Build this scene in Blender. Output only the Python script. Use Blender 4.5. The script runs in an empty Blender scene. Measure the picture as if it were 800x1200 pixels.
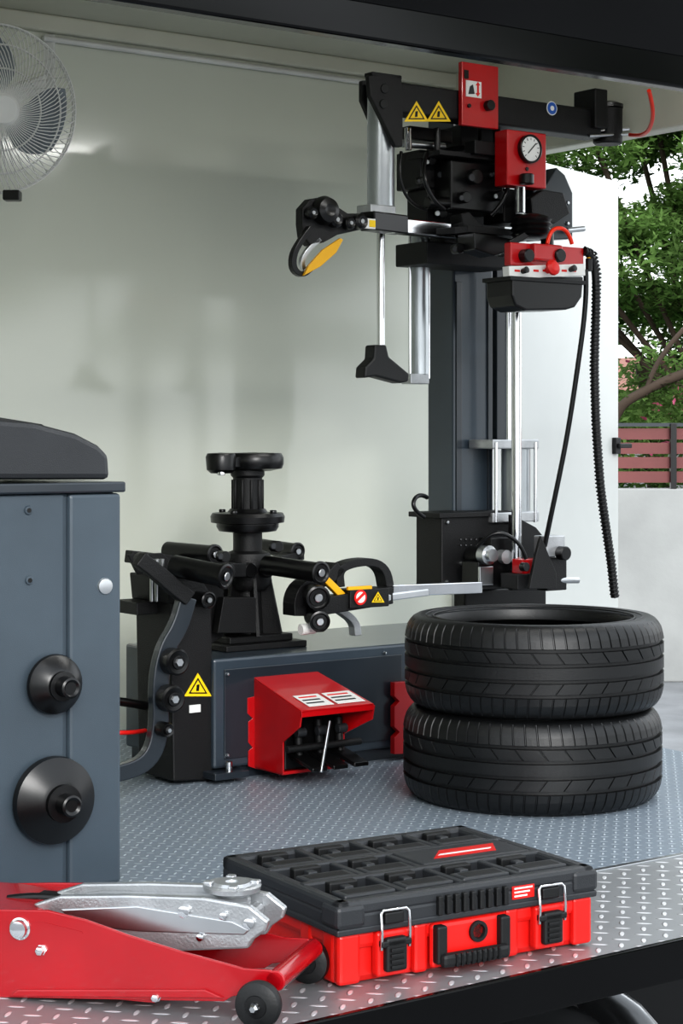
import bpy,bmesh,math,random
from mathutils import Vector,Matrix
random.seed(4)
S=bpy.context.scene
COL=S.collection
F=2200.0;H=.96
# ---------------------------------------------------------------- materials
def lin(c):
    return tuple(((x/255)/12.92 if x/255<=.04045 else (((x/255)+.055)/1.055)**2.4) for x in c)+(1,)
def nodes(name):
    m=bpy.data.materials.new(name);m.use_nodes=True
    nt=m.node_tree;return m,nt,nt.nodes['Principled BSDF']
def pbr(name,c,rough=.5,metal=0,coat=0,bump=0,bs=300,var=.06,vs=6,spec=.5,trans=0,leaf=0):
    m,nt,b=nodes(name)
    tc=nt.nodes.new('ShaderNodeTexCoord')
    nz=nt.nodes.new('ShaderNodeTexNoise');nz.inputs['Scale'].default_value=vs;nz.inputs['Detail'].default_value=4
    nt.links.new(tc.outputs['Object'],nz.inputs['Vector'])
    r=nt.nodes.new('ShaderNodeValToRGB')
    l=lin(c);r.color_ramp.elements[0].position=.3;r.color_ramp.elements[1].position=.7
    r.color_ramp.elements[0].color=tuple(x*(1-var*2) for x in l[:3])+(1,)
    r.color_ramp.elements[1].color=tuple(min(1,x*(1+var)) for x in l[:3])+(1,)
    nt.links.new(nz.outputs['Fac'],r.inputs['Fac']);nt.links.new(r.outputs['Color'],b.inputs['Base Color'])
    b.inputs['Roughness'].default_value=rough;b.inputs['Metallic'].default_value=metal
    b.inputs['Coat Weight'].default_value=coat;b.inputs['Coat Roughness'].default_value=.08
    b.inputs['Specular IOR Level'].default_value=spec
    b.inputs['Transmission Weight'].default_value=trans
    if bump:
        n2=nt.nodes.new('ShaderNodeTexNoise');n2.inputs['Scale'].default_value=bs;n2.inputs['Detail'].default_value=2
        nt.links.new(tc.outputs['Object'],n2.inputs['Vector'])
        bp_=nt.nodes.new('ShaderNodeBump');bp_.inputs['Strength'].default_value=bump;bp_.inputs['Distance'].default_value=.002
        nt.links.new(n2.outputs['Fac'],bp_.inputs['Height']);nt.links.new(bp_.outputs['Normal'],b.inputs['Normal'])
    if leaf:
        tl=nt.nodes.new('ShaderNodeBsdfTranslucent');mx=nt.nodes.new('ShaderNodeMixShader');mx.inputs[0].default_value=leaf
        nt.links.new(r.outputs['Color'],tl.inputs['Color']);out=nt.nodes['Material Output']
        nt.links.new(b.outputs[0],mx.inputs[1]);nt.links.new(tl.outputs[0],mx.inputs[2]);nt.links.new(mx.outputs[0],out.inputs['Surface'])
    return m
def lug_mat(name,c0,c1,scale,rough,metal,bumpd,rotdeg,la=.42,lb=.13):
    m,nt,b=nodes(name);N_=nt.nodes;L_=nt.links
    def mth(op,a,b2=None,c=None):
        n=N_.new('ShaderNodeMath');n.operation=op
        for i,v in enumerate((a,b2,c)):
            if v is None: continue
            if isinstance(v,(int,float)): n.inputs[i].default_value=v
            else: L_.new(v,n.inputs[i])
        return n.outputs[0]
    tc=N_.new('ShaderNodeTexCoord');mp=N_.new('ShaderNodeMapping')
    mp.inputs['Scale'].default_value=(scale,scale,scale);mp.inputs['Rotation'].default_value=(0,0,math.radians(rotdeg))
    L_.new(tc.outputs['Object'],mp.inputs['Vector'])
    sp=N_.new('ShaderNodeSeparateXYZ');L_.new(mp.outputs['Vector'],sp.inputs[0])
    x,y=sp.outputs[0],sp.outputs[1]
    cx,cy=mth('FLOOR',x),mth('FLOOR',y)
    fx,fy=mth('SUBTRACT',mth('SUBTRACT',x,cx),.5),mth('SUBTRACT',mth('SUBTRACT',y,cy),.5)
    par=mth('FLOORED_MODULO',mth('ADD',cx,cy),2)
    inv=mth('SUBTRACT',1,par)
    u=mth('ADD',mth('MULTIPLY',fx,par),mth('MULTIPLY',fy,inv))
    v=mth('ADD',mth('MULTIPLY',fy,par),mth('MULTIPLY',fx,inv))
    e=mth('ADD',mth('POWER',mth('DIVIDE',mth('ABSOLUTE',u),la),2),mth('POWER',mth('DIVIDE',mth('ABSOLUTE',v),lb),2))
    mask=mth('SUBTRACT',1,e);
    cl=N_.new('ShaderNodeClamp');L_.new(mth('MULTIPLY',mask,1.8),cl.inputs[0]);mask=cl.outputs[0]
    mx=N_.new('ShaderNodeMix');mx.data_type='RGBA'
    L_.new(mask,mx.inputs[0]);mx.inputs[6].default_value=lin(c0);mx.inputs[7].default_value=lin(c1)
    nz=N_.new('ShaderNodeTexNoise');nz.inputs['Scale'].default_value=7;nz.inputs['Detail'].default_value=6
    L_.new(tc.outputs['Object'],nz.inputs['Vector'])
    mr=N_.new('ShaderNodeMapRange');mr.inputs[3].default_value=rough-.1;mr.inputs[4].default_value=rough+.14
    L_.new(nz.outputs['Fac'],mr.inputs[0]);L_.new(mr.outputs[0],b.inputs['Roughness'])
    L_.new(mx.outputs[2],b.inputs['Base Color']);b.inputs['Metallic'].default_value=metal
    bm_=N_.new('ShaderNodeBump');bm_.inputs['Strength'].default_value=1;bm_.inputs['Distance'].default_value=bumpd
    L_.new(mask,bm_.inputs['Height']);L_.new(bm_.outputs['Normal'],b.inputs['Normal'])
    return m
slate=pbr('slate_paint',(56,66,75),.3,0,.35,.05,300)
slate_d=pbr('dark_slate_paint',(38,45,52),.3,0,.4)
cabm=pbr('cabinet_paint',(68,79,88),.42,0,.2,.15,500)
blk=pbr('black_powdercoat',(17,17,18),.48,0,0,.6,350,spec=.4)
blk_s=pbr('black_satin',(13,13,14),.3)
blk_g=pbr('black_panel_gloss',(5,5,6),.14,0,0,var=0,spec=.3)
rub=pbr('rubber_black',(16,17,18),.5,0,0,.2,200)
tyrem=pbr('tyre_rubber',(16,17,18),.42,0,0,.12,250,spec=.5)
red=pbr('red_paint',(180,12,20),.3,0,.5)
redp=pbr('red_plastic',(216,28,22),.4,0,.1,.1,500)
redj=pbr('jack_red',(164,8,22),.25,0,.5)
sil=pbr('silver_metal',(205,207,209),.28,1,0,.05,60)
chrome=pbr('chrome',(225,226,228),.1,1)
alu=pbr('cast_aluminium',(186,188,190),.33,.75,0,.4,200,var=.08,vs=20)
wht=pbr('white_plastic',(228,228,225),.35)
fanm=pbr('fan_blade_plastic',(128,136,142),.3)
aluw=pbr('anodised_tube',(186,191,194),.28,.8)
yel=pbr('yellow_pad',(226,170,22),.45)
yel2=pbr('yellow_label',(244,204,20),.4)
org=pbr('orange_tube',(235,50,14),.3)
blu=pbr('blue_label',(40,90,170),.4)
char=pbr('charcoal_plastic',(46,48,51),.4,0,0,.3,500)
char_d=pbr('dark_plastic',(15,16,17),.55,0,0,.3,500)
wallm=pbr('wall_paint',(221,224,211),.14,0,.7,.02,3,var=.02,vs=1.2)
doorm=pbr('door_paint',(200,203,200),.3,0,.3,var=.01)
ceilm=pbr('ceiling_paint',(206,206,192),.4,var=.02)
conc=pbr('concrete',(160,161,159),.85,0,0,.5,30,var=.08,vs=2)
asph=pbr('asphalt',(132,133,134),.9,0,0,.6,120,var=.12,vs=3)
fencem=pbr('painted_board',(118,66,64),.6)
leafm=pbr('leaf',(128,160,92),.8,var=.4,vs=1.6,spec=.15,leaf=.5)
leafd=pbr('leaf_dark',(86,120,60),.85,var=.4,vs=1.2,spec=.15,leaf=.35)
pink=pbr('blossom',(200,90,130),.6)
bark=pbr('bark',(72,60,50),.9,0,0,.6,40)
roofm=pbr('roof_tile',(150,104,90),.8)
floorm=lug_mat('painted_checker_plate',(132,143,154),(192,202,210),38,.42,.15,.0018,45)
treadm=lug_mat('bright_tread_plate',(158,160,162),(240,241,243),24,.40,.6,.003,45)
# ---------------------------------------------------------------- frames
class Fr:
    def __init__(s,name,O,ang,empty=True):
        s.O=Vector((O[0],O[1],O[2] if len(O)>2 else 0));s.a=math.radians(ang)
        s.ex=Vector((math.cos(s.a),math.sin(s.a)));s.ey=Vector((-math.sin(s.a),math.cos(s.a)))
        s.M=Matrix.Translation(s.O)@Matrix.Rotation(s.a,4,'Z')
        s.root=None
        if empty:
            e=bpy.data.objects.new(name,None);e.empty_display_size=.1;COL.objects.link(e)
            e.location=s.O;e.rotation_euler=(0,0,s.a);s.root=e
CUR=None
TRUCK=((.559,4.14),36)
def begin(name,O=TRUCK[0],ang=TRUCK[1],empty=True):
    global CUR
    CUR=Fr(name,O,ang,empty);return CUR
def ax(px,y):
    f=CUR;k=(px-400)/F
    return (k*(f.O.y+y*f.ey.y)-(f.O.x+y*f.ey.x))/(f.ex.x-k*f.ex.y)
def L(px,py,y):
    """survey point: local coordinates of a measured point lying on the frame's plane y"""
    f=CUR;x=ax(px,y);Y=f.O.y+x*f.ex.y+y*f.ey.y
    return Vector((x,y,H-(py-510)*Y/F-f.O.z))
def g(px,py,z=0):
    Y=F*(H-z)/(py-510);return Vector(((px-400)*Y/F,Y,z))
def reg(o,mat=None):
    if mat: o.data.materials.append(mat)
    COL.objects.link(o)
    if CUR.root: o.parent=CUR.root
    else: o.matrix_world=CUR.M
    return o
def mk(name,vs,fs,mat,bev=0,smooth=False,seg=2):
    me=bpy.data.meshes.new(name);me.from_pydata([tuple(v) for v in vs],[],fs)
    bm=bmesh.new();bm.from_mesh(me);bmesh.ops.recalc_face_normals(bm,faces=bm.faces);bm.to_mesh(me);bm.free()
    if smooth:
        for p in me.polygons: p.use_smooth=len(p.vertices)==4
    o=bpy.data.objects.new(name,me);reg(o,mat)
    if bev:
        b=o.modifiers.new('b','BEVEL');b.width=bev;b.segments=seg;b.limit_method='ANGLE';b.angle_limit=math.radians(35)
    return o
def box(name,x0,x1,y0,y1,z0,z1,mat,bev=0):
    v=[(x,y,z) for z in(z0,z1) for y in(y0,y1) for x in(x0,x1)]
    return mk(name,v,[(0,2,3,1),(4,5,7,6),(0,1,5,4),(2,6,7,3),(0,4,6,2),(1,3,7,5)],mat,bev)
def bp(name,px0,px1,py0,py1,n,th,mat,bev=.003):
    c=(px0+px1)/2;z1=L(c,py0,n).z;z0=L(c,py1,n).z
    return box(name,ax(px0,n),ax(px1,n),n,n+th,z0,z1,mat,bev)
def slab(name,pts,vec,mat,bev=0):
    k=len(pts);vec=Vector(vec)
    v=[Vector(p) for p in pts]+[Vector(p)+vec for p in pts]
    f=[tuple(range(k))[::-1],tuple(range(k,2*k))]+[(i,(i+1)%k,k+(i+1)%k,k+i) for i in range(k)]
    return mk(name,v,f,mat,bev)
def prism(name,pp,n,th,mat,bev=.002,off=0):
    pts=[L(a,b,n)+Vector((0,off,0)) for a,b in pp]
    return slab(name,pts,(0,th,0),mat,bev)
def ribbon(name,path,wd,n,th,mat,bev=.002):
    path=[Vector(p) for p in path];l=[];r=[]
    for _ in range(2):
        q=[path[0]]
        for a,b in zip(path,path[1:]): q+= [a*.75+b*.25,a*.25+b*.75]
        q.append(path[-1]);path=q
    for i,p in enumerate(path):
        d=(path[min(i+1,len(path)-1)]-path[max(i-1,0)]).normalized();nn=Vector((-d.y,d.x))*wd/2
        l.append(p+nn);r.append(p-nn)
    k=len(path);A_=[L(*p,n) for p in l];B_=[L(*p,n) for p in r];t=Vector((0,th,0))
    v=A_+B_+[p+t for p in A_]+[p+t for p in B_];f=[]
    for i in range(k-1):
        f+=[(i,i+1,k+i+1,k+i),(2*k+i,3*k+i,3*k+i+1,2*k+i+1),(i,2*k+i,2*k+i+1,i+1),(k+i,k+i+1,3*k+i+1,3*k+i)]
    f+=[(0,k,3*k,2*k),(k-1,3*k-1,4*k-1,2*k-1)]
    return mk(name,v,f,mat,bev)
def basis(d):
    d=Vector(d).normalized();q=Vector((0,0,1)).rotation_difference(d);return q
def lathe(name,prof,p,d,mat,seg=40,bev=0):
    q=basis(d);p=Vector(p);v=[];f=[];k=len(prof)
    for i in range(seg):
        a=2*math.pi*i/seg
        for r,h in prof: v.append(p+q@Vector((r*math.cos(a),r*math.sin(a),h)))
    for i in range(seg):
        j=(i+1)%seg
        for t in range(k-1): f.append((i*k+t,j*k+t,j*k+t+1,i*k+t+1))
    if prof[0][0]>0: f.append(tuple(i*k for i in range(seg))[::-1])
    if prof[-1][0]>0: f.append(tuple(i*k+k-1 for i in range(seg)))
    me=bpy.data.meshes.new(name);me.from_pydata([tuple(x) for x in v],[],f)
    bm=bmesh.new();bm.from_mesh(me);bmesh.ops.remove_doubles(bm,verts=bm.verts,dist=1e-6);bmesh.ops.recalc_face_normals(bm,faces=bm.faces)
    for fc in bm.faces: fc.smooth=len(fc.verts)<=4
    for e in bm.edges:
        if len(e.link_faces)==2 and e.calc_face_angle(0)>math.radians(32): e.smooth=False
    bm.to_mesh(me);bm.free()
    return reg(bpy.data.objects.new(name,me),mat)
def rod(name,p,q,r,mat,r2=None,seg=28,ch=None):
    p=Vector(p);q=Vector(q);h=(q-p).length;r2=r if r2 is None else r2
    c=min(r,r2)*.12 if ch is None else ch
    return lathe(name,[(r-c,0),(r,c),(r2,h-c),(r2-c,h)],p,q-p,mat,seg)
def bar(name,p,q,w,h,mat,bev=.003):
    p=Vector(p);q=Vector(q);d=(q-p).normalized();s=d.cross(Vector((0,0,1)))
    if s.length<.01: s=Vector((1,0,0))
    s.normalize();u=s.cross(d).normalized()
    c=[p+s*w/2*a+u*h/2*b for a,b in((-1,-1),(1,-1),(1,1),(-1,1))]
    return slab(name,c,q-p,mat,bev)
def tube(name,pts,r,mat,cyc=False,kind='NURBS'):
    cu=bpy.data.curves.new(name,'CURVE');cu.dimensions='3D';cu.bevel_depth=r;cu.bevel_resolution=3;cu.use_fill_caps=True
    if pts and not isinstance(pts[0][0],(int,float)): sps=pts
    else: sps=[pts]
    for P in sps:
        sp=cu.splines.new(kind);sp.points.add(len(P)-1)
        for i,p in enumerate(P): sp.points[i].co=(*p,1)
        sp.use_cyclic_u=cyc
        if kind=='NURBS': sp.order_u=min(4,len(P));sp.use_endpoint_u=not cyc
    return reg(bpy.data.objects.new(name,cu),mat)
def knob(name,px,py,n,r,ln,mat):
    p=L(px,py,n);return rod(name,p+Vector((0,.002,0)),p-Vector((0,ln,0)),r,mat)
def bolt(name,px,py,n,r=.007):
    p=L(px,py,n);return lathe(name,[(r,0),(r,.004),(r*.7,.008),(0,.009)],p,(0,-1,0),sil,10)
def tri(name,px,py,n,s):
    prism(name,[(px,py-s*.55),(px+s*.62,py+s*.5),(px-s*.62,py+s*.5)],n-.002,.002,yel2,0)
    prism(name+'_frame',[(px,py-s*.34),(px+s*.42,py+s*.38),(px-s*.42,py+s*.38)],n-.003,.0015,blk_s,0)
    prism(name+'_in',[(px,py-s*.22),(px+s*.32,py+s*.32),(px-s*.32,py+s*.32)],n-.004,.0015,yel2,0)
    prism(name+'_mark',[(px-s*.05,py-s*.02),(px+s*.07,py-s*.04),(px+s*.04,py+s*.26),(px-s*.08,py+s*.26)],n-.005,.0015,blk_s,0)
# ---------------------------------------------------------------- truck shell
begin('truck',empty=False)
NW=2.35;AE=1.3;AW=1.55;AL=-1.9
box('floor',AL,AE,0,NW+.05,-.03,0,floorm)
box('trim_1',AL,AE,-.012,.004,-.03,.003,sil,.001)
box('service_platform',AL,AE+.3,-.5,-.012,-.03,0,treadm,.002)
box('trim_2',AL,AE+.3,-.515,-.5,-.075,.002,blk_g,.003)
box('side_skirt',AL,ax(515,-.44),-.44,-.41,-.5,-.075,blk_s)
box('side_skirt.001',AL,AE+.3,-.44,-.41,-.075,-.03,blk_s)
box('chassis_frame',AL,AE,.0,.3,-.5,-.05,blk_s)
box('wall_back',AL,AW+.02,NW,NW+.04,0,2.34,wallm)
box('wall_left',AL-.04,AL,0,NW+.04,0,2.34,wallm)
box('ceiling',AL,AW,-.05,NW,2.29,2.34,ceilm)
box('trim_3',AL,AW,NW-.035,NW,2.235,2.29,ceilm,.008)
box('trim_4',AW-.03,AW+.05,NW-.05,NW+.03,0,2.34,doorm,.006)
box('trim_5',AW-.04,AW+.04,-.05,NW,1.947,2.34,ceilm,.01)
box('trim_6',AW-.04,AW+.04,-.06,.02,0,2.34,blk_g,.01)
rod('cable_conduit',Vector((ax(50,NW-.015),NW-.016,2.215)),Vector((AW-.05,NW-.016,2.215)),.009,wht)
box('trim_7',AL,AW+.04,-.09,-.05,1.732,2.36,blk_g,.006)
slab('canopy_door',[(AL,-.09,1.80),(AL,-1.10,2.78),(AW+.04,-1.10,2.78),(AW+.04,-.09,1.80)],(0,.03,.05),blk_g,.004)
for i,(a0,a1) in enumerate(((-1.5,-.3),(-.1,1.3))):  # unseen fill lights in fixture boxes, added to brighten the truck interior
    box('added_fill_fixture' if i==0 else 'added_fill_fixture.001',a0,a1,.10,.20,2.25,2.288,wht,.004)
    al_=bpy.data.lights.new('added_fill_light',  'AREA');al_.shape='RECTANGLE';al_.size=a1-a0;al_.size_y=.10;al_.energy=14 if i else 7;al_.color=(1,.995,.97)  # added interior fill, hidden behind the header
    ao=bpy.data.objects.new('added_fill_light',al_);COL.objects.link(ao)
    ao.matrix_world=CUR.M@Matrix.Translation(((a0+a1)/2,.15,2.245))@Matrix.Rotation(math.radians(18),4,'X')
hx=(TRUCK[0][0]+(AW+.05)*.809-NW*.588, TRUCK[0][1]+(AW+.05)*.588+NW*.809)
begin('d',(hx[0],hx[1],0),56.4,False)
box('door_1',0,1.30,0,.045,-.05,2.05,doorm,.008)
begin('door_latch',(hx[0],hx[1],0),56.4)
box('plate',1.23,1.28,-.02,0,.88,.95,blk,.004);box('lever',1.24,1.36,-.035,-.02,.905,.925,blk,.004)
# ---------------------------------------------------------------- underbody wheel
begin('truck_wheel')
wc=L(610,1200,-.3);wc=Vector((wc.x,-.36,-.44))
lathe('tyre',[(.2,0),(.27,-.01),(.30,.02),(.31,.06),(.31,.2),(.25,.22)],wc,(0,1,0),tyrem,64)
lathe('rim',[(.19,-.012),(.20,-.004),(.18,.02),(.10,.05),(.08,.0),(0,-.005)],wc+Vector((0,-.012,0)),(0,1,0),sil,48)
begin('mudguard')
pts=[(wc.x+.37*math.cos(t),-.385,wc.z+.37*math.sin(t)) for t in [math.radians(x) for x in range(0,181,10)]]
v=[];f=[]
for p in pts: v+=[p,(p[0],p[1]+.22,p[2])]
for i in range(len(pts)-1): f.append((2*i,2*i+2,2*i+3,2*i+1))
o=mk('shell',v,f,sil,0,True);s_=o.modifiers.new('s','SOLIDIFY');s_.thickness=.018
# ---------------------------------------------------------------- outside
begin('out',(0,0),0,False)
box('ground',-30,45,-20,60,-.80,-.75,asph)
box('garden_wall',-3,16,13,13.2,-.75,.59,conc,.01)
begin('fence',(0,0),0)
for i,z in enumerate((.63,.73,.83,.93)): box('board_%d'%i,-3,16,13.05,13.08,z,z+.078,fencem)
for i in range(12): box('post_%d'%i,-2.52+i*1.2,-2.48+i*1.2,13.0,13.05,.59,1.04,blk_s)
box('top_rail',-3,16,13.03,13.1,1.02,1.045,slate_d)
def leaves(name,blobs,cnt,size,mat):
    vs=[];fs=[]
    for _ in range(cnt):
        c,r=random.choice(blobs)
        d=Vector((random.gauss(0,1),random.gauss(0,1),random.gauss(0,1))).normalized()*(random.random()**.45)
        p=Vector(c)+Vector((d.x*r[0],d.y*r[1],d.z*r[2]))
        u=Vector((random.gauss(0,1),random.gauss(0,1),random.gauss(0,.5))).normalized()
        w_=u.cross(Vector((random.gauss(0,.5),random.gauss(0,.5),1))).normalized()
        s=size*random.uniform(.6,1.3);k=len(vs)
        vs+=[p-u*s,p+w_*s*.4,p+u*s,p-w_*s*.4];fs.append((k,k+1,k+2,k+3))
    me=bpy.data.meshes.new(name);me.from_pydata([tuple(x) for x in vs],[],fs)
    return reg(bpy.data.objects.new(name,me),mat)
def tree(cx,cy,zb,h,w,nl,seed,nb=40,ls=.042):
    random.seed(seed)
    begin('tree',(0,0),0)
    tube('trunk',[(cx,cy,-.8),(cx+.1,cy,zb),(cx-.1,cy+.1,zb+h*.5)],.13,bark)
    bl=[]
    for i in range(nb):
        a=random.uniform(0,6.28);rr=w*random.random()**.5
        c=(cx+rr*math.cos(a),cy+rr*.6*math.sin(a),zb+h*random.random())
        bl.append((c,(random.uniform(.35,.8),random.uniform(.4,.8),random.uniform(.10,.26))))
        if i%4==0: tube('branch_%d'%i,[(cx,cy,zb),((cx+c[0])/2,(cy+c[1])/2,(zb+c[2])/2-.1),c],.025,bark)
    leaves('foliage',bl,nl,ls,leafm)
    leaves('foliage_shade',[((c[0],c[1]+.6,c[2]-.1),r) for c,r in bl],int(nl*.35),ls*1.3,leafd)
tree(3.4,17.0,1.0,3.6,2.5,60000,3,60)
tree(6.5,18.5,1.2,4.2,2.8,12000,7,40,.06)
tree(1.0,20,.9,4.0,3.0,14000,9,40,.06)
tree(3.6,21.5,.5,2.6,3.0,16000,12,40,.06)
tree(13.0,1.6,1.9,3.2,2.2,9000,21,26,.10)  # out of view, added to darken upper reflections in the glossy back wall
tree(14.5,-3.5,2.4,3.0,2.0,7000,25,22,.10)  # second unseen tree, added for the same wall reflection
begin('flowering_bush',(0,0),0)
bl=[((1.2+i*.6,13.75+.15*(i%2),.80+.20*(i%3)),(.5,.22,.46)) for i in range(12)]
for i in range(6): tube('stem_%d'%i,[(1.3+i*1.2,13.8,-.75),(1.35+i*1.2,13.8,.9)],.03,bark)
leaves('leaves',bl,15000,.04,leafm);leaves('blossoms',bl[1:4],150,.035,pink)
tube('limb',[(1.9,13.72,.6),(1.95,13.62,1.15),(2.1,13.6,1.22),(2.4,13.6,1.4),(2.8,13.6,1.5)],.035,bark)
tube('twig',[(2.2,13.6,1.25),(2.25,13.6,1.5),(2.5,13.6,1.75)],.018,bark)
begin('neighbour_house',(0,0),0)
box('walls',3,12,27,33,-.75,1.4,conc)
slab('roof',[(2.5,26.5,1.4),(12.5,26.5,1.4),(12.5,30,2.1),(2.5,30,2.1)],(0,.1,.1),roofm)
# ---------------------------------------------------------------- fan
random.seed(1)
fc=Vector(((-5-400)*5.6/F,5.6,H+(510-128)*5.6/F))
begin('wall_fan',fc,0)
fd=Vector((.46,-.87,-.16)).normalized();q=basis(fd)
R=.250
def fp(r,a,h): return q@Vector((r*math.cos(a),r*math.sin(a),h))
sp=[];sb=[]
for i in range(90):
    a=2*math.pi*i/90
    sp.append([fp(.045+(R-.045)*t,a+.5*t,.075*(1-t**2.2)) for t in (0,.2,.4,.6,.8,.93,1)])
    if i%2==0: sb.append([fp(.05+(R-.05)*t,a-.3*t,-.02-.06*(1-t**2.2)) for t in (0,.3,.6,.85,1)])
tube('front_guard',sp,.0016,wht,kind='POLY');tube('rear_guard',sb,.0014,wht,kind='POLY')
ring=lambda r,h:[fp(r,2*math.pi*i/48,h) for i in range(48)]
tube('guard_rings',[ring(.12,.06),ring(.19,.035),ring(R,0),ring(R,-.02)],.0028,wht,cyc=True,kind='POLY')
lathe('badge',[(0,.085),(.04,.085),(.048,.078),(.048,.07)],(0,0,0),fd,wht)
lathe('motor',[(.07,-.06),(.075,-.09),(.06,-.2),(0,-.21)],(0,0,0),fd,wht)
for b in range(3):
    v=[];f=[]
    for i in range(9):
        t=i/8;r=.04+.175*t;wd=.5+.55*math.sin(math.pi*min(1,t*.8+.1));a0=b*2.094+.4*t
        for j in range(6):
            s=j/5-.5;v.append(fp(r,a0+s*wd*1.35,.01+s*.05))
    for i in range(8):
        for j in range(5): k=i*6+j;f.append((k,k+1,k+7,k+6))
    mk('blade_%d'%b,v,f,fanm,0,True)
bar('wall_bracket',(-.06,.12,.03),(.10,.42,.17),.05,.05,wht)
bar('wall_plate',(.09,.40,.30),(.09,.40,.05),.06,.09,wht)
box('pull_switch',.02,.07,-.0,.05,-.27,-.24,blk_s,.004)
# ---------------------------------------------------------------- tyres
def tyre(base,rot):
    begin('tyre',base,rot)
    half=[(.257,.030),(.262,.014),(.275,.007),(.300,.002),(.312,.003),(.323,.009),(.331,.018),(.337,.028),(.341,.040)]
    W=.242
    tread=[]
    GZ=(.064,.101,.141,.178)
    for gz in GZ: tread+=[(.3445,gz-.0055),(.3350,gz-.004),(.3350,gz+.004),(.3445,gz+.0055)]
    inner=[(.257,.20),(.300,.206),(.325,.18),(.333,.12),(.325,.06),(.300,.036)]
    prof=half+tread+[(r,W-z) for r,z in half[::-1]]+inner
    fr=[0,.05,.13,.18,.60];P=70;k=len(prof);v=[];h0=len(half);h1=h0+len(tread)
    tr=range(6,h1+h0-6)
    def slant(z):
        if z<.064: return .25*(z-.064)-.02
        if z<.101: return -.02+2.2*(z-.064)
        if z<.141: return .061+.2*(z-.101)
        if z<.178: return .069-2.2*(z-.141)
        return -.012-.25*(z-.178)
    tot=P*len(fr)
    for i in range(P):
        for q_,fx in enumerate(fr):
            for t,(r,z) in enumerate(prof):
                sl=slant(z) if t<h1+h0 and t>3 and t<h1+h0-3 else 0
                if t<4 or t>=h1+h0-3: sl=0
                if t in tr and q_ in(1,2):
                    sh=t<=h0 or t>=h1-1
                    if sh: r-=.0032
                    elif i%2==0 and (h0+3<=t<=h0+4 or h1-5<=t<=h1-4): r-=.0034
                a=2*math.pi*(i+fx)/P+sl
                v.append((r*math.cos(a),r*math.sin(a),z))
    f=[];sm=[]
    for i in range(tot):
        j=(i+1)%tot
        for t in range(k):
            u=(t+1)%k;f.append((i*k+t,j*k+t,j*k+u,i*k+u));sm.append(not(h0-1<=t<h1))
    me=bpy.data.meshes.new('tyre_body');me.from_pydata(v,[],f)
    bm=bmesh.new();bm.from_mesh(me);bmesh.ops.recalc_face_normals(bm,faces=bm.faces)
    bm.faces.ensure_lookup_table()
    for fc_,s in zip(bm.faces,sm): fc_.smooth=s
    for e in bm.edges:
        if len(e.link_faces)==2 and e.calc_face_angle(0)>math.radians(28): e.smooth=False
    bm.to_mesh(me);bm.free()
    reg(bpy.data.objects.new('body',me),tyrem)
    for nm,r in (('bead_ring',.268),('sidewall_rib',.288)):
        tube(nm,[(r*math.cos(x*math.pi/32),r*math.sin(x*math.pi/32),.2355 if r<.28 else .2375) for x in range(64)],.0022,tyrem,cyc=True,kind='POLY')
tp=Vector(((623-400)*5.03/F,5.03,0))
tyre(tp,10);tyre(tp+Vector((.004,-.002,.2415)),47)
# ---------------------------------------------------------------- wheel balancer
begin('wheel_balancer')
nb=.45
a0=ax(140,nb);al=a0-.62;zt=L(70,578,nb).z
box('cabinet',al,a0-.004,nb+.006,nb+.46,.02,zt,cabm,.008)
box('front_panel',al,ax(75,nb),nb,nb+.01,.03,zt-.002,cabm,.003)
box('corner_panel',ax(79,nb),a0,nb-.008,nb+.02,.02,zt-.002,cabm,.008)
box('lip',al-.01,a0+.008,nb-.014,nb+.47,zt,zt+.022,slate_d,.004)
prism('hood',[(-190,488),(0,492),(40,495),(90,508),(117,522),(128,533),(130,562),(-190,562)],nb-.004,.44,char,.012)
prism('hood_tray',[(-190,482),(0,489),(50,497),(60,503),(-190,500)],nb+.1,.25,char_d,.006)
for i,(x,y) in enumerate(((33,598),(34,680))): 
    p=L(x,y,nb);lathe('screw_%d'%i,[(.010,0),(.008,.004),(0,.005)],p,(0,-1,0),cabm,16);lathe('screw_slot_%d'%i,[(.005,.0),(.005,.0055),(0,.0055)],p,(0,-1,0),blk_s,8)
p=L(123,687,nb-.008);lathe('cap',[(.018,0),(.016,.004),(0,.006)],p,(0,-1,0),sil,20)
p=L(60,801,nb)
lathe('small_cone',[(.03,0),(.057,.004),(.062,.014),(.060,.022),(.035,.046),(.030,.048),(.030,.056),(.021,.057),(.021,.088),(.017,.09),(.012,.086),(0,.086)],p,(0,-1,0),blk_s,48)
p=L(58,936,nb)
lathe('large_cone',[(.04,0),(.084,.003),(.090,.014),(.088,.03),(.045,.055),(.038,.057),(.038,.068),(.022,.069),(.022,.1),(.018,.102),(.012,.098),(0,.098)],p,(0,-1,0),blk_s,56)
for i,x0 in enumerate((al+.04,a0-.08)): box('foot_%d'%i,x0,x0+.05,nb+.03,nb+.08,0,.02,blk_s)
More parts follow.
